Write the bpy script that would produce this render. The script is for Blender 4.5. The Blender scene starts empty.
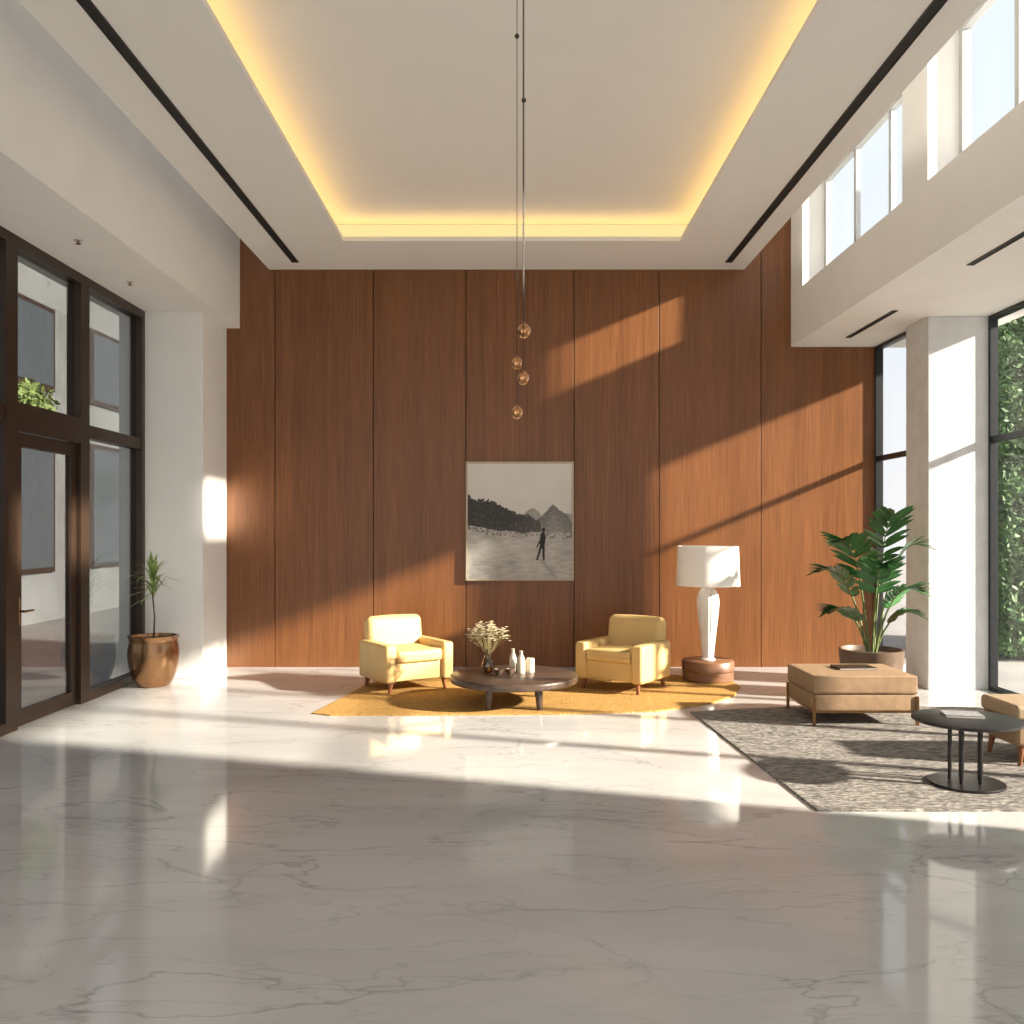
import bpy, bmesh, math, random
from mathutils import Vector, Matrix, noise
random.seed(7)
S = bpy.context.scene
C = S.collection
PI = math.pi
F = 900.0; H = 1.7; HY = 530.0
def fp(px, py, z=0.0):
    d = F*(H-z)/(py-HY)
    return ((px-512)*d/F, d)

# ------------------------------------------------------------ materials
def newmat(name):
    m = bpy.data.materials.new(name); m.use_nodes = True
    nt = m.node_tree; nt.nodes.clear()
    out = nt.nodes.new('ShaderNodeOutputMaterial')
    b = nt.nodes.new('ShaderNodeBsdfPrincipled')
    nt.links.new(b.outputs[0], out.inputs[0])
    return m, nt, b, out
def N(nt, t, **kw):
    n = nt.nodes.new(t)
    for k, v in kw.items():
        if k in n.inputs: n.inputs[k].default_value = v
        else: setattr(n, k, v)
    return n
def ramp(nt, src, stops):
    r = nt.nodes.new('ShaderNodeValToRGB')
    el = r.color_ramp.elements
    el[0].position = stops[0][0]; el[0].color = (*stops[0][1], 1)
    el[1].position = stops[-1][0]; el[1].color = (*stops[-1][1], 1)
    for p, c in stops[1:-1]:
        e = el.new(p); e.color = (*c, 1)
    nt.links.new(src, r.inputs[0]); return r
def coords(nt, scale=(1,1,1), rot=(0,0,0)):
    tc = nt.nodes.new('ShaderNodeTexCoord'); mp = nt.nodes.new('ShaderNodeMapping')
    mp.inputs['Scale'].default_value = scale; mp.inputs['Rotation'].default_value = rot
    nt.links.new(tc.outputs['Object'], mp.inputs[0]); return mp.outputs[0]
def simple(name, col, rough=.5, metal=0, var=.12, scale=8, bump=0, bscale=60, stretch=(1,1,1), spec=.5, sheen=0, coat=0, bdist=.01):
    m, nt, b, o = newmat(name)
    v = coords(nt, stretch)
    n = N(nt, 'ShaderNodeTexNoise', Scale=scale, Detail=5.0); nt.links.new(v, n.inputs['Vector'])
    d = tuple(c*(1-var) for c in col); l = tuple(min(1, c*(1+var)) for c in col)
    r = ramp(nt, n.outputs['Fac'], [(.3, d), (.7, l)])
    nt.links.new(r.outputs[0], b.inputs['Base Color'])
    b.inputs['Roughness'].default_value = rough; b.inputs['Metallic'].default_value = metal
    b.inputs['Specular IOR Level'].default_value = spec
    b.inputs['Coat Weight'].default_value = coat
    b.inputs['Sheen Weight'].default_value = sheen
    if bump:
        n2 = N(nt, 'ShaderNodeTexNoise', Scale=bscale, Detail=3.0); nt.links.new(v, n2.inputs['Vector'])
        bp = N(nt, 'ShaderNodeBump', Strength=bump, Distance=bdist); nt.links.new(n2.outputs['Fac'], bp.inputs['Height'])
        nt.links.new(bp.outputs[0], b.inputs['Normal'])
    return m
M = {}
M['plaster'] = simple('plaster', (.84,.83,.81), .85, var=.02, scale=2, bump=.1, bscale=30)
M['rough_plaster'] = simple('rough_plaster', (.64,.64,.635), .9, var=.08, scale=5, bump=.5, bscale=50)
M['ceiling'] = simple('ceiling_paint', (.80,.79,.77), .9, var=.01, scale=2)
M['bronze_frame'] = simple('bronze_frame', (.045,.026,.016), .4, .3, var=.1)
M['black_frame'] = simple('black_frame', (.015,.017,.02), .4, .2, var=.1)
M['white_frame'] = simple('white_frame', (.50,.51,.52), .5, var=.03)
M['black'] = simple('matte_black', (.008,.008,.008), .7)
M['black_metal'] = simple('black_metal', (.02,.018,.017), .4, .4)
M['yellow_fabric'] = simple('yellow_leather', (.64,.44,.18), .55, var=.05, scale=5, bump=.12, bscale=150, bdist=.004)
M['piping'] = simple('seam_piping', (.42,.26,.10), .6)
M['leg_wood'] = simple('leg_wood', (.20,.075,.03), .4, var=.3, scale=10, stretch=(4,4,.6))
M['dark_wood'] = simple('dark_wood', (.07,.044,.031), .32, var=.4, scale=6, stretch=(1,8,4))
M['drum_wood'] = simple('drum_wood', (.18,.088,.047), .4, var=.2, scale=5, stretch=(1,1,7))
M['tan_leather'] = simple('tan_leather', (.28,.18,.10), .8, var=.14, scale=14, bump=.4, bscale=120, bdist=.005)
M['sunlit_tan_leather'] = simple('sunlit_tan_leather', (.36,.26,.165), .8, var=.08, scale=7, bump=.3, bscale=120, bdist=.005)  # tan leather lightened to cream, sunlight on the bench top put into the colour
M['brass'] = simple('bronze_metal', (.30,.17,.08), .3, 1, var=.15)
M['ceramic'] = simple('white_ceramic', (.78,.76,.73), .25, var=.02)
M['cream_ceramic'] = simple('cream_ceramic', (.66,.59,.48), .45, var=.04)
M['shade'] = simple('lamp_shade_fabric', (.84,.82,.79), .8, var=.01)
M['pot_bronze'] = simple('brushed_bronze', (.36,.20,.10), .24, .92, var=.10, scale=4)
M['pot_clay'] = simple('clay_pot', (.115,.072,.045), .5, .1, var=.2, scale=8, bump=.2, bscale=30)
M['soil'] = simple('soil', (.03,.02,.012), .95, var=.5, scale=30, bump=.8, bscale=60)
M['stem'] = simple('plant_stem', (.12,.16,.05), .6, var=.3, scale=20)
M['palm'] = simple('palm_leaf', (.045,.14,.04), .28, var=.4, scale=6)
M['grass_leaf'] = simple('slender_leaf', (.26,.36,.11), .45, var=.4, scale=9)
M['hedge'] = simple('hedge_leaf', (.065,.14,.045), .6, var=.6, scale=3)
M['petal'] = simple('dried_petal', (.72,.64,.45), .8, var=.1, scale=20)
M['twig'] = simple('dried_twig', (.25,.2,.09), .8)
M['paper'] = simple('magazine_paper', (.25,.25,.26), .5, var=.3, scale=40)
M['paper_edge'] = simple('page_edges', (.6,.58,.54), .8)
M['frame_cream'] = simple('picture_frame_wood', (.45,.38,.29), .5, var=.05)
M['stone'] = simple('exterior_render', (.24,.245,.25), .9, var=.25, scale=.6)
M['paving'] = simple('exterior_paving', (.28,.275,.27), .9, var=.15, scale=1)
M['dark_glass'] = simple('dark_window_glass', (.07,.085,.10), .1)
M['bark'] = simple('bark', (.10,.07,.05), .9, var=.4, scale=12)
M['cord'] = simple('pendant_cord', (.03,.025,.02), .6)

def glassmat(name, tint, k=.7, base=.04):
    m, nt, b, o = newmat(name); nt.nodes.remove(b)
    t = N(nt, 'ShaderNodeBsdfTransparent', Color=(*tint, 1)); g = N(nt, 'ShaderNodeBsdfGlossy', Roughness=.02)
    lw = N(nt, 'ShaderNodeLayerWeight', Blend=.5); mx = nt.nodes.new('ShaderNodeMixShader')
    pw = nt.nodes.new('ShaderNodeMath'); pw.operation = 'POWER'; pw.inputs[1].default_value = 4.0
    ml = nt.nodes.new('ShaderNodeMath'); ml.operation = 'MULTIPLY_ADD'; ml.inputs[1].default_value = k; ml.inputs[2].default_value = base
    nt.links.new(lw.outputs['Facing'], pw.inputs[0]); nt.links.new(pw.outputs[0], ml.inputs[0]); nt.links.new(ml.outputs[0], mx.inputs[0])
    nt.links.new(t.outputs[0], mx.inputs[1]); nt.links.new(g.outputs[0], mx.inputs[2]); nt.links.new(mx.outputs[0], o.inputs[0])
    return m
M['glass'] = glassmat('window_glass', (.97,.98,.985), .30, .02)
M['clear_glass'] = glassmat('clerestory_glass', (.96,.975,.98), .06, .01)
M['grey_glass'] = glassmat('tinted_window_glass', (.60,.62,.63), .9, .10)
M['vase_glass'] = glassmat('vase_glass', (.72,.60,.42), .6, .08)
# amber glass of the pendants
m, nt, b, o = newmat('amber_glass')
b.inputs['Base Color'].default_value = (.50,.24,.09,1); b.inputs['Roughness'].default_value = .04
b.inputs['Metallic'].default_value = .85; b.inputs['Coat Weight'].default_value = .8
M['amber'] = m
def emis(name, col, s):
    m, nt, b, o = newmat(name); nt.nodes.remove(b)
    e = N(nt, 'ShaderNodeEmission', Color=(*col, 1), Strength=s); nt.links.new(e.outputs[0], o.inputs[0]); return m
M['led'] = emis('warm_led', (1,.56,.15), 10.5)
M['diffuser'] = emis('warm_diffuser', (1,.78,.34), 1.25)
M['bulb'] = emis('bulb_glow', (1,.62,.3), 4)

# wood wall
def woodwall():
    m, nt, b, o = newmat('walnut_panel')
    tc = nt.nodes.new('ShaderNodeTexCoord'); oi = nt.nodes.new('ShaderNodeObjectInfo')
    mp = nt.nodes.new('ShaderNodeMapping'); mp.inputs['Scale'].default_value = (1,1,.015)
    ad = nt.nodes.new('ShaderNodeVectorMath'); ad.operation = 'ADD'
    cb = nt.nodes.new('ShaderNodeMath'); cb.operation = 'MULTIPLY'; cb.inputs[1].default_value = 37.0
    nt.links.new(oi.outputs['Random'], cb.inputs[0])
    nt.links.new(tc.outputs['Object'], ad.inputs[0]); nt.links.new(cb.outputs[0], ad.inputs[1])
    nt.links.new(ad.outputs[0], mp.inputs[0])
    n1 = N(nt, 'ShaderNodeTexNoise', Scale=100.0, Detail=4.0, Roughness=.6); nt.links.new(mp.outputs[0], n1.inputs['Vector'])
    n2 = N(nt, 'ShaderNodeTexNoise', Scale=9.0, Detail=3.0, Distortion=.2); nt.links.new(mp.outputs[0], n2.inputs['Vector'])
    r1 = ramp(nt, n1.outputs['Fac'], [(.3, (.140,.049,.014)), (.5, (.205,.077,.023)), (.72, (.275,.110,.036))])
    r2 = ramp(nt, n2.outputs['Fac'], [(.3, (.78,.76,.74)), (.7, (1.0,1.0,1.0))])
    mx = nt.nodes.new('ShaderNodeMix'); mx.data_type = 'RGBA'; mx.blend_type = 'MULTIPLY'; mx.inputs[0].default_value = 1
    nt.links.new(r1.outputs[0], mx.inputs[6]); nt.links.new(r2.outputs[0], mx.inputs[7]); nt.links.new(mx.outputs[2], b.inputs['Base Color'])
    b.inputs['Roughness'].default_value = .38
    bp = N(nt, 'ShaderNodeBump', Strength=.08, Distance=.004); nt.links.new(n1.outputs['Fac'], bp.inputs['Height']); nt.links.new(bp.outputs[0], b.inputs['Normal'])
    return m
M['walnut'] = woodwall()
def marble():
    m, nt, b, o = newmat('marble_floor')
    v = coords(nt, (.34, 1.0, 1), (0,0,math.radians(16)))
    base = N(nt, 'ShaderNodeTexNoise', Scale=1.6, Detail=6.0); nt.links.new(v, base.inputs['Vector'])
    rb = ramp(nt, base.outputs['Fac'], [(.3, (.475,.478,.480)), (.7, (.575,.578,.580))])
    col = rb.outputs[0]
    for sc, w, strg, dist in ((1.9, .0032, .45, .35), (3.6, .0042, .28, .3), (1.0, .0020, .40, .5)):
        n = N(nt, 'ShaderNodeTexNoise', Scale=sc, Detail=6.0, Distortion=dist, Roughness=.5); nt.links.new(v, n.inputs['Vector'])
        s = nt.nodes.new('ShaderNodeMath'); s.operation = 'SUBTRACT'; s.inputs[1].default_value = .5; nt.links.new(n.outputs['Fac'], s.inputs[0])
        a = nt.nodes.new('ShaderNodeMath'); a.operation = 'ABSOLUTE'; nt.links.new(s.outputs[0], a.inputs[0])
        r = ramp(nt, a.outputs[0], [(0, (strg,)*3), (w, (strg*.35,)*3), (w*4, (0,0,0))])
        msk = N(nt, 'ShaderNodeTexNoise', Scale=.9+sc*.3, Detail=1.0); nt.links.new(v, msk.inputs['Vector'])
        rm = ramp(nt, msk.outputs['Fac'], [(.40, (.15,.15,.15)), (.58, (1,1,1))])
        mu = nt.nodes.new('ShaderNodeMath'); mu.operation = 'MULTIPLY'; nt.links.new(r.outputs[0], mu.inputs[0]); nt.links.new(rm.outputs[0], mu.inputs[1])
        mx = nt.nodes.new('ShaderNodeMix'); mx.data_type = 'RGBA'
        nt.links.new(mu.outputs[0], mx.inputs[0]); nt.links.new(col, mx.inputs[6]); mx.inputs[7].default_value = (.16,.145,.13,1)
        col = mx.outputs[2]
    nt.links.new(col, b.inputs['Base Color'])
    b.inputs['Roughness'].default_value = .06
    b.inputs['IOR'].default_value = 1.5
    return m
M['marble'] = marble()
def rugmat(name, c1, c2, c3, sc, st=(1,1,1), bump=.8):
    m, nt, b, o = newmat(name)
    v = coords(nt, st)
    n = N(nt, 'ShaderNodeTexNoise', Scale=sc, Detail=4.0, Roughness=.7); nt.links.new(v, n.inputs['Vector'])
    w = N(nt, 'ShaderNodeTexVoronoi', Scale=sc*1.6); nt.links.new(v, w.inputs['Vector'])
    r = ramp(nt, n.outputs['Fac'], [(.36, c1), (.5, c2), (.64, c3)])
    nt.links.new(r.outputs[0], b.inputs['Base Color']); b.inputs['Roughness'].default_value = .95
    b.inputs['Specular IOR Level'].default_value = .1
    bp = N(nt, 'ShaderNodeBump', Strength=bump, Distance=.010); nt.links.new(w.outputs['Distance'], bp.inputs['Height']); nt.links.new(bp.outputs[0], b.inputs['Normal'])
    return m
M['yellow_rug'] = rugmat('ochre_rug', (.33,.18,.05), (.43,.25,.08), (.51,.31,.11), 34, (.7,1.6,1), bump=.5)
M['grey_rug'] = rugmat('grey_rug', (.10,.09,.08), (.22,.205,.19), (.38,.36,.33), 26, (.5,2.0,1), .8)

# ------------------------------------------------------------ mesh helpers
def mesh_from(verts, faces):
    bm = bmesh.new(); vs = [bm.verts.new(v) for v in verts]
    for f in faces:
        try: bm.faces.new([vs[i] for i in f])
        except ValueError: pass
    return bm
def merge(*bms):
    out = bmesh.new()
    for b in bms:
        me = bpy.data.meshes.new('tmp'); b.to_mesh(me); out.from_mesh(me); bpy.data.meshes.remove(me); b.free()
    return out
def xf(bm, loc=(0,0,0), rot=(0,0,0)):
    mt = Matrix.Translation(loc) @ Matrix.Rotation(rot[2],4,'Z') @ Matrix.Rotation(rot[1],4,'Y') @ Matrix.Rotation(rot[0],4,'X')
    bmesh.ops.transform(bm, matrix=mt, verts=bm.verts); return bm
def rb(x0, x1, y0, y1, z0, z1, r=0.0, k=3, m=4, bulge=(0,0,0)):
    """rounded box between limits with optional bulging of each face"""
    h = ((x1-x0)/2, (y1-y0)/2, (z1-z0)/2); c = ((x0+x1)/2, (y0+y1)/2, (z0+z1)/2)
    r = min(r, min(h)*.999)
    if r <= 0: 
        axs = [[-a, a] for a in h]
    else:
        axs = []
        for a in h:
            inn = a-r
            l = [-a + r*i/k for i in range(k)] + [-inn + 2*inn*i/m for i in range(m+1)] + [inn + r*(i+1)/k for i in range(k)]
            axs.append(l)
    bm = bmesh.new(); cache = {}
    def V(i, j, l):
        key = (i,j,l)
        if key in cache: return cache[key]
        p = [axs[0][i], axs[1][j], axs[2][l]]
        if r > 0:
            q = [max(-(h[a]-r), min(h[a]-r, p[a])) for a in range(3)]
            d = Vector([p[a]-q[a] for a in range(3)])
            if d.length > 1e-9: d = d.normalized()*r
            u = [p[a]/h[a] for a in range(3)]
            P = [q[a]+d[a] for a in range(3)]
            P[0] += bulge[0]*u[0]*(1-u[1]**2)*(1-u[2]**2)
            P[1] += bulge[1]*u[1]*(1-u[0]**2)*(1-u[2]**2)
            P[2] += bulge[2]*u[2]*(1-u[0]**2)*(1-u[1]**2)
        else: P = p
        cache[key] = bm.verts.new((P[0]+c[0], P[1]+c[1], P[2]+c[2])); return cache[key]
    n = [len(a)-1 for a in axs]
    for i in range(n[0]):
        for j in range(n[1]):
            bm.faces.new([V(i,j,0), V(i,j+1,0), V(i+1,j+1,0), V(i+1,j,0)])
            bm.faces.new([V(i,j,n[2]), V(i+1,j,n[2]), V(i+1,j+1,n[2]), V(i,j+1,n[2])])
    for i in range(n[0]):
        for l in range(n[2]):
            bm.faces.new([V(i,0,l), V(i+1,0,l), V(i+1,0,l+1), V(i,0,l+1)])
            bm.faces.new([V(i,n[1],l), V(i,n[1],l+1), V(i+1,n[1],l+1), V(i+1,n[1],l)])
    for j in range(n[1]):
        for l in range(n[2]):
            bm.faces.new([V(0,j,l), V(0,j,l+1), V(0,j+1,l+1), V(0,j+1,l)])
            bm.faces.new([V(n[0],j,l), V(n[0],j+1,l), V(n[0],j+1,l+1), V(n[0],j,l+1)])
    return bm
def smoothprof(pts, sub=5):
    """Catmull-Rom refinement of a lathe profile"""
    out = []
    for i in range(len(pts)-1):
        p0 = pts[max(0, i-1)]; p1 = pts[i]; p2 = pts[i+1]; p3 = pts[min(len(pts)-1, i+2)]
        for s in range(sub):
            t = s/sub
            out.append(tuple(.5*((2*p1[a])+(-p0[a]+p2[a])*t+(2*p0[a]-5*p1[a]+4*p2[a]-p3[a])*t*t+(-p0[a]+3*p1[a]-3*p2[a]+p3[a])*t**3) for a in (0,1)))
    out.append(pts[-1]); return out
def lathe(prof, n=48, flute=0, fdep=0.0):
    """prof: list of (r,z)"""
    vs, fs = [], []
    for r, z in prof:
        for i in range(n):
            a = 2*PI*i/n
            rr = r*(1+fdep*math.cos(flute*a)) if flute else r
            vs.append((rr*math.cos(a), rr*math.sin(a), z))
    for j in range(len(prof)-1):
        for i in range(n):
            k = (i+1) % n
            fs.append((j*n+i, j*n+k, (j+1)*n+k, (j+1)*n+i))
    bm = mesh_from(vs, fs); bmesh.ops.remove_doubles(bm, verts=bm.verts, dist=1e-5); return bm
def tube(pts, rad, n=8, floor=False):
    pts = [Vector(p) for p in pts]; rads = rad if isinstance(rad, (list, tuple)) else [rad]*len(pts)
    vs, fs = [], []
    for i, p in enumerate(pts):
        d = (pts[min(i+1, len(pts)-1)] - pts[max(i-1, 0)]).normalized()
        up = Vector((0,0,1)) if abs(d.z) < .95 else Vector((1,0,0))
        a = d.cross(up).normalized(); b2 = d.cross(a).normalized()
        for j in range(n):
            t = 2*PI*j/n; q = p + a*math.cos(t)*rads[i] + b2*math.sin(t)*rads[i]
            if floor and i == 0: q.z = p.z
            vs.append(q)
    for i in range(len(pts)-1):
        for j in range(n):
            k = (j+1) % n; fs.append((i*n+j, i*n+k, (i+1)*n+k, (i+1)*n+j))
    fs.append(tuple(range(n))); fs.append(tuple(range(len(pts)*n-1, (len(pts)-1)*n-1, -1)))
    return mesh_from(vs, fs)
def obj(name, bm, mat, parent=None, smooth=False, loc=None, **props):
    bmesh.ops.recalc_face_normals(bm, faces=bm.faces)
    me = bpy.data.meshes.new(name); bm.to_mesh(me); bm.free()
    me.materials.append(M[mat] if isinstance(mat, str) else mat)
    o = bpy.data.objects.new(name, me); C.objects.link(o)
    if smooth:
        for p in me.polygons: p.use_smooth = True
        try: me.set_sharp_from_angle(angle=math.radians(50))
        except Exception: pass
    if parent: o.parent = parent
    if loc: o.location = loc
    for k, v in props.items(): o[k] = v
    return o
def thing(name, label, cat, loc=(0,0,0), rz=0, group=None):
    o = bpy.data.objects.new(name, None); C.objects.link(o); o.location = loc; o.rotation_euler = (0,0,rz)
    o.empty_display_size = .1
    o['label'] = label; o['category'] = cat
    if group: o['group'] = group
    return o
def struct(name, bm, mat, label=None, parent=None, smooth=False):
    o = obj(name, bm, mat, parent, smooth)
    if parent is None: o['kind'] = 'structure'
    if label: o['label'] = label
    return o
def sroot(name, label):
    o = bpy.data.objects.new(name, None); C.objects.link(o); o['kind'] = 'structure'; o['label'] = label; return o

# ------------------------------------------------------------ room shell
D = 11.17; ZC = 4.93; TOP = 6.3; YB = -2.0; ZS = 3.97
struct('floor', rb(-4.45, 5.3, YB, D+.2, -.15, 0), 'marble', 'polished pale marble floor with grey veins')
# back wall backing and panels
wb = struct('wall_back', merge(rb(-4.6, 3.80, D+.03, D+.25, 0, TOP), rb(3.80, 4.62, D+.03, D+.25, 0, ZS+.4)), 'black', 'tall walnut panelled back wall')
seams = [-3.6, -2.94, -1.72, -.571, .769, 1.824, 3.09, 4.50]
for a, b_ in zip(seams[:-1], seams[1:]):
    if b_ == 4.50:
        cx = (a+b_)/2
        bm = merge(rb(a-cx+.005, 3.5-cx, -.02, .02, 0, TOP), rb(3.5-cx, b_-cx-.005, -.02, .02, 0, ZS+.02))
    else: bm = rb((a-b_)/2+.005, (b_-a)/2-.005, -.02, .02, 0, TOP, .003, 1, 1)
    p = struct('wall_panel', bm, 'walnut', parent=wb)
    p.location = ((a+b_)/2, D+.012, 0)
struct('wall_left', rb(-4.6, -3.375, YB, D+.03, 4.2, TOP), 'plaster', 'white upper wall and soffit above the left windows')
struct('wall_left_pillar', rb(-4.5, -3.54, 10.3, D+.03, 0, 4.2, .008, 1, 1), 'plaster', 'white plaster pillar beside the left windows')
# right
bm = merge(rb(3.46, 3.80, YB, D+.03, ZS, 4.61),
           rb(3.46, 3.80, 10.72, D+.03, 4.61, 5.9), rb(3.46, 3.80, 7.49, 7.98, 4.61, 5.9), rb(3.46, 3.80, 4.53, 5.02, 4.61, 5.9),
           rb(3.46, 3.80, 1.57, 2.06, 4.61, 5.9), rb(3.46, 3.80, YB, -.9, 4.61, 5.9), rb(3.46, 3.80, YB, D+.03, 5.9, TOP))
struct('wall_right', bm, 'plaster', 'white upper wall with deep clerestory openings')
struct('wall_right_soffit', rb(3.80, 5.42, YB, D+.03, ZS, 4.35), 'plaster', 'white lower ceiling over the right windows')
struct('wall_right_sun_block', rb(5.2, 5.4, 8.45, 9.62, 4.35, 6.0), 'plaster', 'unseen block added outside the clerestory to cut the sun')  # unseen block, added to trim the clerestory sun band on the back wall
struct('wall_right_pillar', rb(4.42, 5.12, 9.56, 10.1, 0, ZS, .008, 1, 1), 'rough_plaster', 'rough white plaster pillar behind the potted palm')
YW = 4.35
struct('wall_right_front', rb(5.06, 5.3, YB, YW, 0, ZS), 'plaster', 'white lower right wall')
# ceiling slab with recess
ox = 1.89; oy0 = 1.0; oy1 = 10.06; sl, sr = -3.01, 2.88
bm = merge(rb(sl, -ox, YB, D, ZC, ZC+.05), rb(ox, sr, YB, D, ZC, ZC+.05), rb(-ox, ox, oy1, D, ZC, ZC+.05), rb(-ox, ox, YB, oy0, ZC, ZC+.05),
           rb(-ox-.30, -ox-.25, oy0-.25, oy1+.25, ZC+.05, 5.2), rb(ox+.25, ox+.30, oy0-.25, oy1+.25, ZC+.05, 5.2),
           rb(-ox-.30, ox+.30, oy1+.25, oy1+.30, ZC+.05, 5.2), rb(-ox-.30, ox+.30, oy0-.30, oy0-.25, ZC+.05, 5.2),
           rb(-ox-.30, ox+.30, oy0-.30, oy1+.30, 5.2, 5.26))
struct('ceiling', bm, 'ceiling', 'suspended white ceiling with a lit rectangular recess')
struct('ceiling_roof', rb(-2.85, 3.80, YB, D+.25, TOP, TOP+.15), 'plaster', 'upper roof slab above the suspended ceiling')  # left edge held back: open gap added so daylight washes the left wall
cl = thing('cove_light', 'warm golden strip light hidden around the ceiling recess', 'cove light', (0, 0, 0))
for a in ((-ox-.15, -ox-.12, oy0, oy1), (ox+.12, ox+.15, oy0, oy1), (-ox-.1, ox+.1, oy1+.12, oy1+.15)):
    obj('light_strip', rb(*a, ZC+.052, ZC+.07), 'led', cl)
for a in ((-ox-.248, -ox-.235, oy0, oy1+.2), (ox+.235, ox+.248, oy0, oy1+.2), (-ox-.23, ox+.23, oy1+.235, oy1+.248)):
    obj('diffuser', rb(*a, ZC+.06, 5.19), 'diffuser', cl)

# linear slots
def vent(x, y0, y1, z, w, label, group):
    t = thing('ceiling_vent', label, 'ceiling vent', (x, (y0+y1)/2, z), 0, group)
    L = (y1-y0)/2
    obj('frame', merge(rb(-w/2, -w/2+.008, -L, L, -.008, 0), rb(w/2-.008, w/2, -L, L, -.008, 0), rb(-w/2, w/2, -L, -L+.01, -.008, 0), rb(-w/2, w/2, L-.01, L, -.008, 0)), 'black_metal', t)
    obj('slot', rb(-w/2+.008, w/2-.008, -L+.01, L-.01, -.004, 0), 'black', t)
vent(-2.61, 1.0, 10.85, ZC, .085, 'long black linear slot in the ceiling left of the glowing recess', 'long ceiling slots')
vent(2.61, 1.0, 10.85, ZC, .085, 'long black linear slot in the ceiling right of the glowing recess', 'long ceiling slots')
vent(3.96, 9.3, 10.6, ZS, .06, 'short black slot in the low right ceiling nearest the wood wall', 'short soffit slots')
vent(3.92, 5.8, 7.7, ZS, .06, 'short black slot in the low right ceiling above the dark framed window', 'short soffit slots')
for (x, y, lb) in ((-3.74, 7.76, 'tiny round ceiling sprinkler above the glass door, nearer one'), (-3.85, 9.07, 'tiny round ceiling sprinkler nearest the white left pillar')):
    t = thing('ceiling_sprinkler', lb, 'sprinkler', (x, y, 4.2), 0, 'sprinklers in the left soffit')
    obj('plate', lathe([(0,0), (.035,0), (.035,-.006), (.012,-.008), (0,-.008)], 20), 'white_frame', t, True)
    obj('nozzle', lathe([(.01,-.008), (.01,-.03), (.022,-.032), (.022,-.036), (0,-.036)], 16), 'brass', t, True)

# windows ------------------------------------------------------
def winY(name, label, x, y0, y1, z0, z1, fm, gm, fw=.06, dep=.12, vs=(), hs=()):
    """window in a plane of constant x"""
    r = sroot(name, label)
    a, b_ = x-dep/2, x+dep/2
    fr = merge(rb(a,b_,y0,y0+fw,z0,z1), rb(a,b_,y1-fw,y1,z0,z1), rb(a,b_,y0+fw,y1-fw,z0,z0+fw), rb(a,b_,y0+fw,y1-fw,z1-fw,z1))
    obj('window_frame', fr, fm, r)
    for v in vs: obj('mullion', rb(a+.01,b_-.01,v-fw/2,v+fw/2,z0+fw,z1-fw), fm, r)
    for h_ in hs: obj('transom', rb(a+.01,b_-.01,y0+fw,y1-fw,h_-fw*.7,h_+fw*.7), fm, r)
    obj('pane', rb(x-.006,x+.006,y0+fw,y1-fw,z0+fw,z1-fw), gm, r)
    return r
XL = -4.27
n = 1
cols = [10.3, 8.86, 7.56, 6.26, 4.9, 3.6, 2.2]
for i in range(6):
    y1 = cols[i]; y0 = cols[i+1]
    if i == 1:
        winY('window_%d' % n, 'upper dark bronze window above the glass door', XL, y0, y1, 2.70, 4.2, 'bronze_frame', 'grey_glass', .09, .14)
    else:
        winY('window_%d' % n, 'tall dark bronze framed window on the left side', XL, y0, y1, 0, 4.2, 'bronze_frame', 'grey_glass', .09, .14, hs=(2.68,))
    n += 1
# glass door
dr = sroot('door_1', 'bronze framed glass entrance door under the left upper window')
y0, y1 = 7.56, 8.86; a, b_ = XL-.07, XL+.07
obj('door_frame', merge(rb(a,b_,y0,y0+.09,0,2.70), rb(a,b_,y1-.09,y1,0,2.70), rb(a,b_,y0+.09,y1-.09,2.55,2.70)), 'bronze_frame', dr)
a, b_ = XL-.03, XL+.03
obj('door_leaf', merge(rb(a,b_,y0+.10,y0+.22,.01,2.54), rb(a,b_,y1-.20,y1-.10,.01,2.54), rb(a,b_,y0+.22,y1-.20,.01,.14), rb(a,b_,y0+.22,y1-.20,2.42,2.54)), 'bronze_frame', dr)
obj('door_glass', rb(XL-.005, XL+.005, y0+.22, y1-.20, .14, 2.42), 'grey_glass', dr)
obj('door_handle', merge(tube([(XL+.03,y0+.17,1.0),(XL+.09,y0+.17,1.0),(XL+.09,y0+.30,1.0)], .011), tube([(XL+.035,y0+.17,.88),(XL+.035,y0+.17,1.12)], .012)), 'brass', dr, True)
struct('trim_1', rb(-4.40, -4.34, YB, 2.2, 0, 4.2), 'plaster', 'white wall beyond the left windows')

# right windows
XR = 5.10
winY('window_%d' % n, 'tall black framed window between the right pillar and the wood wall', 4.53, 10.1, D-.01, 0, ZS, 'black_frame', 'glass', .045, .07, hs=(2.58,)); n += 1
cols = [9.56, 8.25, 6.95, 5.65, YW]
for i in range(4):
    winY('window_%d' % n, 'tall black framed window on the right looking onto the hedge', XR, cols[i+1], cols[i], 0, ZS, 'black_frame', 'glass', .045, .08, hs=(2.66,)); n += 1
# clerestory
for (a, b_) in ((7.98, 10.72), (5.02, 7.49), (2.06, 4.53), (-.9, 1.57)):
    w = b_-a
    winY('window_%d' % n, 'clerestory window with pale frame high in the right wall', 3.755, a, b_, 4.62, 5.9, 'white_frame', 'clear_glass', .06, .07, vs=(a+w*.33, a+w*.66)); n += 1

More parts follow.
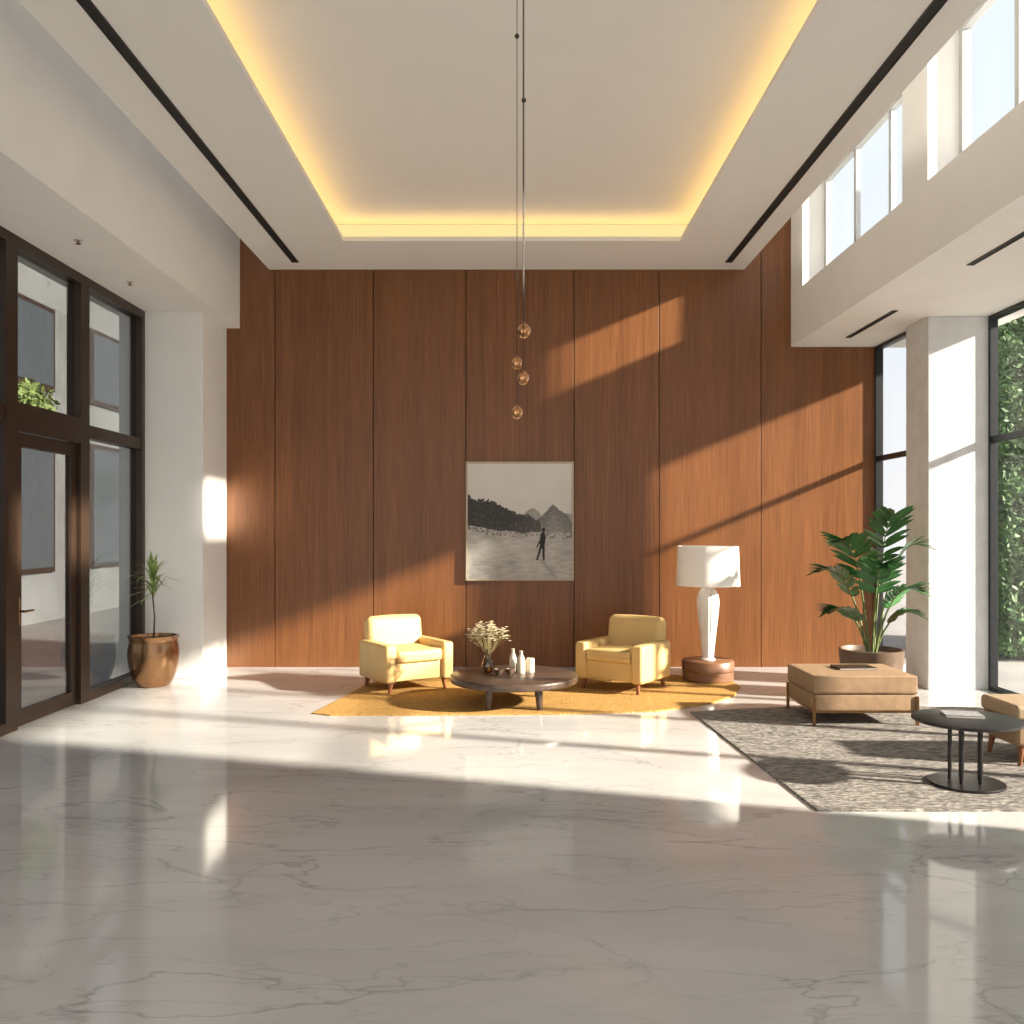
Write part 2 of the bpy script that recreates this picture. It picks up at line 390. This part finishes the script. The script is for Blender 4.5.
# ------------------------------------------------------------ outside
struct('ground_outside', rb(-40, 40, -20, 60, -.4, -.16), 'paving', 'exterior paving')
bd = thing('neighbour_building', 'grey rendered building seen through the left windows', 'building', (-12, 18, -.16))
obj('wall', rb(-2.5, 2.5, -9, 22, 0, 7.2), 'stone', bd)
obj('roof', rb(-2.7, 2.7, -9.2, 22.2, 7.2, 7.45), 'bronze_frame', bd)
for k in range(8):
    for z0 in (1.0, 4.7):
        f = obj('window', rb(2.5, 2.56, -8+k*3.4, -6.2+k*3.4, z0, z0+(2.8 if z0 < 2 else 1.7)), 'bronze_frame', bd)
        obj('pane', rb(2.56, 2.58, -7.9+k*3.4, -6.3+k*3.4, z0+.1, z0+(2.7 if z0 < 2 else 1.6)), 'dark_glass', f)
def leaves(n, fn, size):
    vs, fs = [], []
    for i in range(n):
        p, nr = fn()
        s = size*random.uniform(.6, 1.3)
        u = Vector((random.gauss(0,1), random.gauss(0,1), random.gauss(0,1)-.4)).normalized()
        w = u.cross(nr + Vector((random.gauss(0,.5), random.gauss(0,.5), random.gauss(0,.5)))).normalized()
        b0 = len(vs)
        vs += [p-u*s, p+w*s*.45, p+u*s, p-w*s*.45]; fs.append((b0, b0+1, b0+2, b0+3))
    return mesh_from(vs, fs)
def ell(c, r):
    def f():
        d = Vector((random.gauss(0,1), random.gauss(0,1), random.gauss(0,1))).normalized(); k = random.uniform(.4, 1)
        return Vector((c[0]+d.x*r[0]*k, c[1]+d.y*r[1]*k, c[2]+d.z*r[2]*k)), d
    return f
def boxs(x0,x1,y0,y1,z0,z1):
    def f():
        s = random.random()
        if s < .5: return Vector((random.uniform(x0,x1), y0+random.uniform(0,.25), random.uniform(z0,z1))), Vector((0,-1,0))
        if s < .8: return Vector((x0+random.uniform(0,.25), random.uniform(y0,y1), random.uniform(z0,z1))), Vector((-1,0,0))
        return Vector((random.uniform(x0,x1), random.uniform(y0,y1), z1-random.uniform(0,.25))), Vector((0,0,1))
    return f
t = thing('hedge', 'tall dense green hedge outside the right window', 'hedge', (0,0,-.16))
obj('foliage', leaves(26000, boxs(6.9, 9.0, 12.6, 15.5, .1, 5.6), .055), 'hedge', t)
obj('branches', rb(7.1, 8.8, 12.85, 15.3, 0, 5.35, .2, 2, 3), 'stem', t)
for (x, y, h_, lb) in ((-8.65, 15.6, 4.0, 'small leafy tree outside, seen through the window above the door'), (-8.6, 22.5, 2.9, 'low bushy tree outside, farther along the grey building')):
    t = thing('garden_tree', lb, 'tree', (x, y, -.16), 0, 'trees outside the left windows')
    obj('trunk', tube([(0,0,0), (.02,0,h_*.4), (0,.02,h_*.8)], [.05,.04,.025]), 'bark', t, True)
    obj('crown', leaves(900, ell((.15,0,h_), (.6,.6,.5)), .08), 'grass_leaf', t)

# ------------------------------------------------------------ rugs
def rug(name, pts, mat, th, label):
    cx = sum(p[0] for p in pts)/len(pts); cy = sum(p[1] for p in pts)/len(pts)
    bm = bmesh.new()
    lo = [bm.verts.new((p[0]-cx, p[1]-cy, 0)) for p in pts]
    mi = [bm.verts.new((p[0]-cx, p[1]-cy, th*.7)) for p in pts]
    hi = [bm.verts.new(((p[0]-cx)*.996, (p[1]-cy)*.996, th)) for p in pts]
    k = len(pts)
    for i in range(k):
        j = (i+1) % k
        bm.faces.new([lo[i], lo[j], mi[j], mi[i]]); bm.faces.new([mi[i], mi[j], hi[j], hi[i]])
    bm.faces.new(hi); bm.faces.new(lo[::-1])
    o = obj(name, bm, mat, loc=(cx, cy, .0005)); o['label'] = label; o['category'] = 'rug'; return o
pp = [(312,714),(345,697),(366,685),(400,678),(500,676),(600,675.5),(690,676),(728,679),(740,687),(735,696),(715,703),(690,707.5),(655,712),(560,715),(460,715.5),(330,716)]
rug('area_rug', [fp(*p) for p in pp], 'yellow_rug', .013, 'irregular ochre yellow rug under the two yellow armchairs')
rug('area_rug', [(1.66,8.38), (1.84,5.43), (4.75,5.43), (4.75,8.60), (2.6,8.60)], 'grey_rug', .013, 'rectangular mottled grey rug under the tan ottoman and black table')
RZ = .014

# ------------------------------------------------------------ armchairs
def armchair(loc, rz, label):
    t = thing('armchair', label, 'armchair', loc, rz, 'pair of yellow armchairs')
    Y = 'yellow_fabric'
    obj('seat_base', rb(-.30, .30, -.34, .27, .12, .315, .015, 3, 3), Y, t, True)
    s = obj('seat_cushion', rb(-.262, .262, -.385, .20, .31, .435, .032, 4, 6, (.0,.006,.012)), Y, t, True)
    obj('piping', rb(-.264, .264, -.387, .203, .369, .374, .003, 1, 6, (0,.007,0)), 'piping', s, True)
    bk = rb(-.33, .33, -.085, .085, -.30, .30, .065, 6, 6, (.003,.012,.012)); xf(bk, (0, .265, .442), (math.radians(-7),0,0))
    obj('backrest', bk, Y, t, True)
    for s_ in (-1, 1):
        ar = rb(-.064, .064, -.37, .33, .11, .50, .032, 5, 5, (.003,.003,.003)); xf(ar, (s_*.332, -.015, 0))
        obj('armrest', ar, Y, t, True)
    for sx in (-1, 1):
        for sy in (-1, 1):
            x, y = sx*.31, (-.31 if sy < 0 else .26)
            obj('leg', tube([(x+sx*.015, y+sy*.01, 0), (x, y, .125)], [.018, .030], 12, True), 'leg_wood', t, True)
    return t
armchair((-1.16, 9.70, RZ), math.radians(33), 'yellow leather armchair left of the coffee table')
armchair((1.21, 9.66, RZ), math.radians(-35), 'yellow leather armchair between the coffee table and the big lamp')

# ------------------------------------------------------------ coffee table
CT = (0.02, 8.78, RZ)
t = thing('coffee_table', 'low round dark wood coffee table on the ochre rug', 'coffee table', CT)
obj('tabletop', lathe([(0,.21),(.60,.21),(.618,.218),(.622,.23),(.622,.265),(.618,.275),(.61,.28),(0,.28)], 72), 'dark_wood', t, True)
for a in (55, 125, 235, 305):
    x, y = .40*math.cos(math.radians(a)), .40*math.sin(math.radians(a))
    obj('leg', tube([(x*1.05, y*1.05, 0), (x, y, .215)], [.028, .040], 20, True), 'dark_wood', t, True)
TT = RZ+.28
# vase and flowers
vx, vy = -.235, 8.86
v = thing('flower_vase', 'small amber glass vase holding the dried white flowers', 'vase', (vx, vy, TT))
obj('vase_body', lathe([(0,0),(.045,0),(.062,.03),(.066,.08),(.05,.13),(.036,.16),(.042,.185),(.038,.185),(.032,.16),(.045,.13),(.06,.08),(.056,.03),(.04,.008),(0,.008)], 32), 'vase_glass', v, True)
f = thing('flower_bouquet', 'bunch of dried creamy white flowers in the amber vase', 'flowers', (vx, vy, TT+.01))
st = []; bl = []
for i in range(60):
    a = random.uniform(0, 2*PI); sp = random.random()**.55
    tip = Vector((math.cos(a)*.19*sp, math.sin(a)*.16*sp, .39+.10*(1-sp)+random.uniform(-.09,.02)))
    neck = Vector((math.cos(a)*.018, math.sin(a)*.018, .17))
    st.append(tube([(math.cos(a)*-.02, math.sin(a)*-.02, .01), neck, (tip+neck)/2+Vector((0,0,.02)), tip], .0018, 4))
    for q in range(4):
        c = tip+Vector((random.gauss(0,.018), random.gauss(0,.018), random.gauss(0,.014)))
        for w in range(6):
            an = w*PI/3+q; d = Vector((math.cos(an), math.sin(an), .45))*.020; e = Vector((-math.sin(an), math.cos(an), 0))*.010
            bl.append((c, c+d*.6+e, c+d, c+d*.6-e))
obj('stems', merge(*st), 'twig', f)
vs = [p for q in bl for p in q]; obj('blossoms', mesh_from(vs, [(i*4, i*4+1, i*4+2, i*4+3) for i in range(len(bl))]), 'petal', f)
def vessel(name, cat, x, y, prof, mat, label, top=None, group=None):
    t = thing(name, label, cat, (x, y, TT), 0, group)
    obj('body', lathe(prof, 32), mat, t, True)
    if top: obj(top[0], lathe(top[1], 20), top[2], t, True)
bot = lambda h, r: [(0,0),(r*.9,0),(r,.01),(r,h*.55),(r*.75,h*.72),(r*.42,h*.82),(r*.42,h*.96),(r*.5,h),(r*.3,h),(0,h-.01)]
vessel('ceramic_bottle', 'bottle', .01, 8.93, bot(.23,.036), 'cream_ceramic', 'cream ceramic bottle nearest the flower vase', group='cream vessels on the coffee table')
vessel('ceramic_bottle', 'bottle', .09, 8.84, bot(.22,.040), 'cream_ceramic', 'cream ceramic bottle in the middle of the coffee table trio', group='cream vessels on the coffee table')
vessel('pillar_candle', 'candle', .18, 8.90, [(0,0),(.040,0),(.042,.004),(.042,.135),(.036,.14),(0,.132)], 'cream_ceramic', 'short cream candle with dark wick at the right of the bottles', ('wick', [(.003,.13),(.003,.155),(0,.156)], 'black'))
for (x, y, s, lb) in ((-.13, 8.72, 1, 'small dark bowl on the coffee table, left of two'), (-.02, 8.74, .85, 'small dark bowl on the coffee table, right of two')):
    vessel('small_bowl', 'bowl', x, y, [(0,0),(.022*s,0),(.045*s,.03),(.05*s,.06),(.046*s,.06),(.04*s,.03),(.018*s,.008),(0,.008)], 'pot_clay', lb, group='small dark bowls on the coffee table')

# ------------------------------------------------------------ drum table + lamp
LX, LY = 2.21, 10.15
t = thing('drum_table', 'low round brown wood drum table under the white lamp', 'side table', (LX, LY, RZ))
obj('drum', lathe([(0,0),(.27,0),(.283,.01),(.283,.105),(.279,.108),(.279,.114),(.29,.118),(.29,.215),(.28,.225),(0,.225)], 96), 'drum_wood', t, True)
obj('band', lathe([(.279,.107),(.282,.108),(.282,.114),(.279,.115)], 96), 'brass', t, True)
t = thing('table_lamp', 'tall white fluted ceramic lamp with drum shade on the round wood table', 'lamp', (LX, LY, RZ+.225))
obj('foot', lathe([(0,0),(.085,0),(.085,.012),(.06,.02),(0,.02)], 64), 'ceramic', t, True)
obj('lamp_body', lathe(smoothprof([(.062,.02),(.066,.08),(.076,.18),(.091,.32),(.107,.46),(.120,.59),(.122,.67),(.110,.74),(.080,.795),(.045,.82),(.022,.825)], 6)+[(0,.825)], 144, 18, .022), 'ceramic', t, True)
obj('neck', lathe([(.022,.82),(.022,.85),(.012,.86),(.012,.93),(.02,.935),(.02,.97),(0,.97)], 24), 'brass', t, True)
sh = obj('lamp_shade', xf(lathe([(.354,.865),(.345,1.09),(.336,1.31),(.332,1.31),(.341,1.09),(.350,.865),(.354,.865)], 96), (0,0,-.03)), 'shade', t, True)
obj('shade_ring', merge(tube([(-.332,0,1.25),(.332,0,1.25)], .004), tube([(0,-.332,1.25),(0,.332,1.25)], .004), tube([(0,0,.96),(0,0,1.26)], .005)), 'brass', sh)
obj('bulb', xf(lathe([(0,-.04),(.025,-.03),(.035,0),(.025,.03),(0,.04)], 20), (0,0,1.01)), 'bulb', t, True)

# ------------------------------------------------------------ ottoman
OX0, OX1, OY0, OY1 = 2.60, 3.50, 7.76, 8.50
t = thing('ottoman', 'square tan leather ottoman on thin bronze legs', 'ottoman', ((OX0+OX1)/2, (OY0+OY1)/2, RZ))
hx, hy = (OX1-OX0)/2, (OY1-OY0)/2
obj('body', rb(-hx+.006, hx-.006, -hy+.006, hy-.006, .125, .262, .008, 3, 4, (.002,.002,0)), 'tan_leather', t, True)
sc = obj('seat_cushion', rb(-hx, hx, -hy, hy, .266, .425, .014, 4, 8, (.002,.002,.005)), 'tan_leather', t, True)
obj('piping', merge(rb(-hx-.001, hx+.001, -hy-.001, hy+.001, .280, .285, .003, 1, 6, (.004,.004,0)), rb(-hx-.001, hx+.001, -hy-.001, hy+.001, .408, .412, .003, 1, 6, (.001,.001,0))), 'dark_wood', sc, True)
obj('rail', merge(rb(-hx, hx, -hy, -hy+.02, .108, .126), rb(-hx, hx, hy-.02, hy, .108, .126), rb(-hx, -hx+.02, -hy+.02, hy-.02, .108, .126), rb(hx-.02, hx, -hy+.02, hy-.02, .108, .126)), 'brass', t)
for sx in (-1, 1):
    for sy in (-1, 1):
        obj('leg', xf(rb(-.013, .013, -.013, .013, 0, .25, .003, 1, 1), (sx*(hx-.004), sy*(hy-.004), 0)), 'brass', t)
t = thing('book', 'thin dark book lying on the tan ottoman', 'book', (3.10, 8.18, RZ+.431), .05)
obj('cover', merge(rb(-.17,.17,-.11,.11,0,.004), rb(-.17,.17,-.11,.11,.014,.018), rb(-.17,-.165,-.11,.11,.004,.014)), 'bronze_frame', t)
obj('pages', rb(-.165,.165,-.105,.105,.004,.014), 'paper_edge', t)

# bench at the right edge
t = thing('bench_seat', 'tan leather seat with cushion coloured sunlit cream at the right edge behind the black table', 'seat', (4.13, 6.64, RZ))
obj('body', rb(-.54, .54, -.24, .24, .14, .33, .03, 4, 4, (.003,.003,0)), 'tan_leather', t, True)
s = obj('seat_cushion', rb(-.55, .55, -.25, .25, .328, .435, .03, 5, 6, (.003,.004,.010)), 'sunlit_tan_leather', t, True)
for sx in (-1, 1):
    for sy in (-1, 1):
        obj('leg', tube([(sx*.50, sy*.205, 0), (sx*.48, sy*.19, .15)], [.014,.026], 12, True), 'leg_wood', t, True)

# round black side table
t = thing('side_table', 'round black metal side table with slim upright rods on the grey rug', 'side table', (3.02, 5.98, RZ))
obj('tabletop', lathe([(0,.412),(.325,.412),(.338,.418),(.338,.432),(.33,.437),(0,.437)], 64), 'black_metal', t, True)
obj('base', lathe([(0,0),(.235,0),(.238,.006),(.235,.016),(.10,.024),(0,.024)], 56), 'black_metal', t, True)
for k in range(5):
    a = 2*PI*k/5+.2; obj('rod', tube([(.10*math.cos(a), .10*math.sin(a), .02), (.10*math.cos(a), .10*math.sin(a), .414)], .0135, 12), 'black_metal', t, True)
t = thing('magazine', 'small grey patterned magazine lying on the black side table', 'magazine', (3.03, 6.06, RZ+.437), -.2)
obj('cover', rb(-.12, .12, -.085, .085, .012, .016, .001, 1, 1), 'paper', t)
obj('pages', rb(-.118, .118, -.083, .083, 0, .012), 'paper_edge', t)

# ------------------------------------------------------------ plants
def frond(az, reach, h_, ll, lw, npair=14, start=.44):
    """arching pinnate frond from origin to a tip at (reach, h_)"""
    vs, fs = [], []; steps = 34
    ca, sa = math.cos(az), math.sin(az)
    tip = Vector((ca*reach, sa*reach, h_)); ctl = Vector((ca*reach*.38, sa*reach*.38, h_*.95+.12))
    pts = [ctl*2*(i/steps)*(1-i/steps) + tip*(i/steps)**2 for i in range(steps+1)]
    side = Vector((-sa, ca, 0))
    def leaf(base, d, up, L, W):
        d = d.normalized(); w = d.cross(up).normalized()
        b0 = len(vs)
        prof = [(0,.3),(.2,.9),(.45,1),(.75,.75),(1,0)]
        for t_, k in prof:
            c = base + d*L*t_ - Vector((0,0,1))*L*.12*t_*t_
            vs.extend([c + w*W*.5*k + up*W*.12*k, c - up*W*.04, c - w*W*.5*k + up*W*.12*k])
        for i in range(len(prof)-1):
            a = b0+i*3
            fs.append((a, a+1, a+4, a+3)); fs.append((a+1, a+2, a+5, a+4))
    i0 = int(steps*start)
    for k in range(npair):
        f_ = k/(npair-1); i = min(steps-1, int(i0 + (steps-i0)*f_)); b_ = pts[i]
        tg = (pts[i+1]-pts[i]).normalized(); up = side.cross(tg).normalized()
        if up.z < 0: up = -up
        L = ll*(math.sin(PI*(.25+.62*f_)))
        for s in (-1, 1): leaf(b_, side*s*(1-.35*f_) + tg*(.45+.7*f_) + up*.08, up, L*random.uniform(.92,1.08), lw)
    leaf(pts[-1], pts[-1]-pts[-2], Vector((0,0,1)), ll*.6, lw)
    return tube(pts, [.012-.009*i/steps for i in range(steps+1)], 6), mesh_from(vs, fs)
PX, PY = 3.68, 9.22
t = thing('potted_palm', 'broad green palm in a brown pot behind the tan ottoman', 'potted plant', (PX, PY, 0))
obj('pot', lathe([(0,0),(.20,0),(.235,.03),(.285,.20),(.312,.40),(.318,.48),(.30,.485),(.29,.46),(.285,.42),(0,.42)], 56), 'pot_clay', t, True)
obj('soil', lathe([(0,.442),(.20,.44),(.287,.43)], 32), 'soil', t, True)
specs = [(30,.34,1.42,.36),(215,.46,1.16,.36),(190,.50,.86,.32),(-25,.40,1.12,.34),(-50,.42,.68,.30),
         (-12,.38,.42,.24),(200,.46,.46,.28),(-95,.34,.92,.32)]
for az, rc, hh, ll in specs:
    az = math.radians(az); sm, lf = frond(az, rc, hh, ll, .058)
    o = (.04*math.cos(az), .04*math.sin(az), .43)
    xf(sm, o); xf(lf, o)
    st_ = obj('frond', sm, 'stem', t, True); obj('leaflets', lf, 'palm', st_)
# left plant
t = thing('potted_dracaena', 'slender leafed plant in a bronze pot beside the left pillar', 'potted plant', (-3.915, 9.83, 0))
obj('pot', lathe([(0,0),(.155,0),(.17,.01),(.195,.05),(.220,.10),(.240,.16),(.256,.23),(.265,.30),(.268,.36),(.264,.42),(.254,.47),(.248,.50),(.262,.53),(.268,.55),(.24,.548),(.228,.50),(.235,.46),(0,.46)], 96), 'pot_bronze', t, True)
obj('soil', lathe([(0,.50),(.15,.498),(.228,.485)], 32), 'soil', t, True)
obj('stem', tube([(0,0,.49),(.012,0,.75),(-.012,0,1.0),(.0,0,1.28)], [.012,.009,.008,.005]), 'bark', t, True)
vs, fs = [], []
for i in range(80):
    a = random.uniform(0, 2*PI); el = math.radians(random.uniform(0, 88)); L = random.uniform(.26,.42); z0 = random.uniform(.95, 1.26)
    p = Vector((0,0,z0)); d = Vector((math.cos(a)*math.cos(el), math.sin(a)*math.cos(el), math.sin(el))); w = Vector((-math.sin(a), math.cos(a), 0))
    b0 = len(vs)
    for q in range(6):
        k = q/5; c = p + d*L*k - Vector((0,0,1))*.18*L*k*k*2
        if c.x < -.26: c.x = -.26
        if c.y > .32: c.y = .32
        ww = .011*math.sin(PI*(.15+.85*k)) + .001
        vs += [c+w*ww, c-w*ww]
    for q in range(5): fs.append((b0+q*2, b0+q*2+1, b0+q*2+3, b0+q*2+2))
obj('leaves', mesh_from(vs, fs), 'grass_leaf', t)

# ------------------------------------------------------------ pendants
PYY = 5.5
t = thing('pendant_light', 'cluster of amber glass drops hanging on long thin cords', 'pendant light', (.05, PYY, 5.2))
obj('canopy', lathe([(0,0),(.11,0),(.11,-.02),(.10,-.03),(0,-.03)], 40), 'brass', t, True)
k = PYY/F
for (px, py, r, bead) in ((524,330,.044,98), (517,364,.036,38), (523,379,.040,None), (517,413,.038,None)):
    x = (px-512)*k-.05; z = H-(py-HY)*k - 5.2; yy = {524:.03, 517:-.02, 523:-.03}[px]
    c = obj('cord', tube([(x, yy, -.03), (x, yy, z+r)], .0028, 6), 'cord', t)
    g = obj('glass_drop', xf(lathe([(0,-r*1.1),(r*.5,-r*.95),(r*.85,-r*.55),(r,0),(r*.85,r*.5),(r*.5,r*.85),(r*.2,r*1.05),(0,r*1.08)], 28), (x, yy, z)), 'amber', t, True)
    obj('cap', xf(lathe([(0,r*1.25),(r*.2,r*1.25),(r*.25,r*.98),(0,r*.98)], 16), (x, yy, z)), 'brass', g, True)
    if bead: obj('bead', xf(lathe([(0,-.016),(.012,-.01),(.015,0),(.012,.01),(0,.016)], 16), (x, yy, H-(bead-HY)*k-5.2)), 'cord', c, True)

# ------------------------------------------------------------ artwork
def art(u, v):
    n1 = noise.fractal(Vector((u*6, v*6, 1)), 1, 2, 5); n2 = noise.fractal(Vector((u*40, v*40, 5)), 1, 2, 3); n3 = noise.fractal(Vector((u*9, v*45, 9)), 1, 2, 3)
    c = .52+.14*v+.02*n1
    mt2 = .50+.06*math.exp(-((u-.95)/.12)**2)+.11*math.exp(-((u-.62)/.10)**2)+.015*n1
    if v < mt2: c = .30+.4*(mt2-v)
    mt = .47+.17*max(0, 1-abs(u-.82)/.20)+.035*n1+.008*n2
    if v < mt and u > .5: c = .15+.7*(mt-v)*(.8+.4*n2)+.03*n2
    hill = .73-.33*u+.035*n1+.022*n2
    if u > .70: hill = .38
    if v < hill: c = .03+.07*max(0, n2)+.10*max(0, u-.35)+.12*max(0, .52-v)
    snow = .46-.10*u+.02*n1 if u < .6 else .41+.02*n1-.02*(u-.6)
    if v < snow: c = .44+.10*n1+.09*n3-.10*(snow-v)
    if v < snow and v > snow-.05 and n2 > .15: c = .17
    cx = .715+(v-.3)*.10                       # slightly leaning walker
    du = u-cx
    body = (du/.027)**2+((v-.335)/.075)**2 < 1
    head = du**2+(v-.425)**2 < .017**2
    legs = .16 < v <= .29 and (abs(du-.012-(.29-v)*.12) < .012-.02*(.29-v) or abs(du+.008+(.29-v)*.22) < .012-.02*(.29-v))
    arm = abs(du+(.38-v)*.45) < .007 and .27 < v < .38
    if body or head or legs or arm: c = .012
    if abs(u-.70-(.17-v)*.9) < .02+.03*(.17-v) and v < .17: c *= .75
    return max(.01, c)
x0, x1, z0, z1 = -.571, .765, 1.075, 2.545
w, h = x1-x0, z1-z0
t = thing('framed_picture', 'black and white mountain landscape picture in a thin cream frame', 'picture', ((x0+x1)/2, D-.010, (z0+z1)/2))
fw = .024
obj('frame', merge(rb(-w/2, -w/2+fw, -.045, 0, -h/2, h/2), rb(w/2-fw, w/2, -.045, 0, -h/2, h/2), rb(-w/2+fw, w/2-fw, -.045, 0, -h/2, -h/2+fw), rb(-w/2+fw, w/2-fw, -.045, 0, h/2-fw, h/2)), 'frame_cream', t)
nx, nz = 220, 240; me = bpy.data.meshes.new('print'); vs = []; cs = []
for j in range(nz+1):
    for i in range(nx+1):
        u, v = i/nx, j/nz
        vs.append((-w/2+fw+(w-2*fw)*u, -.03, -h/2+fw+(h-2*fw)*v)); cs.append(art(u, v))
me.from_pydata(vs, [], [(j*(nx+1)+i, j*(nx+1)+i+1, (j+1)*(nx+1)+i+1, (j+1)*(nx+1)+i) for j in range(nz) for i in range(nx)])
at = me.color_attributes.new('Col', 'FLOAT_COLOR', 'POINT')
for i, c in enumerate(cs): at.data[i].color = (c*1.02, c, c*.96, 1)
m, nt, b, o = newmat('printed_landscape'); ca = nt.nodes.new('ShaderNodeVertexColor'); ca.layer_name = 'Col'
nt.links.new(ca.outputs[0], b.inputs['Base Color']); b.inputs['Roughness'].default_value = .6
me.materials.append(m); po = bpy.data.objects.new('print', me); C.objects.link(po); po.parent = t

# ------------------------------------------------------------ light
sd = bpy.data.lights.new('sun', 'SUN'); sd.energy = 23.0; sd.angle = math.radians(2.0); sd.color = (1,.88,.72)
so = bpy.data.objects.new('sun', sd); C.objects.link(so); so.rotation_euler = Vector((-1, .32, -.42)).to_track_quat('-Z', 'Y').to_euler(); so.location = (12,0,10)
wd = bpy.data.worlds.new('World'); S.world = wd; wd.use_nodes = True; nt = wd.node_tree; nt.nodes.clear()
ow = nt.nodes.new('ShaderNodeOutputWorld'); bg = nt.nodes.new('ShaderNodeBackground'); tc = nt.nodes.new('ShaderNodeTexCoord'); sx = nt.nodes.new('ShaderNodeSeparateXYZ')
nt.links.new(tc.outputs['Generated'], sx.inputs[0])
r = ramp(nt, sx.outputs[2], [(0, (.92,.91,.90)), (.15, (.86,.89,.93)), (.5, (.78,.84,.92)), (.8, (.88,.88,.88))])
nt.links.new(r.outputs[0], bg.inputs[0]); bg.inputs[1].default_value = 1.45; nt.links.new(bg.outputs[0], ow.inputs[0])
S.view_settings.view_transform = 'Standard'
try: S.view_settings.look = 'None'
except Exception as e: print(e)
S.view_settings.exposure = -0.25
# ------------------------------------------------------------ camera
cd = bpy.data.cameras.new('camera'); cd.sensor_width = 36; cd.lens = 36*F/1024; cd.shift_y = 18/1024; cd.clip_end = 200
co = bpy.data.objects.new('camera', cd); C.objects.link(co); co.location = (0,0,H); co.rotation_euler = (PI/2,0,0); S.camera = co
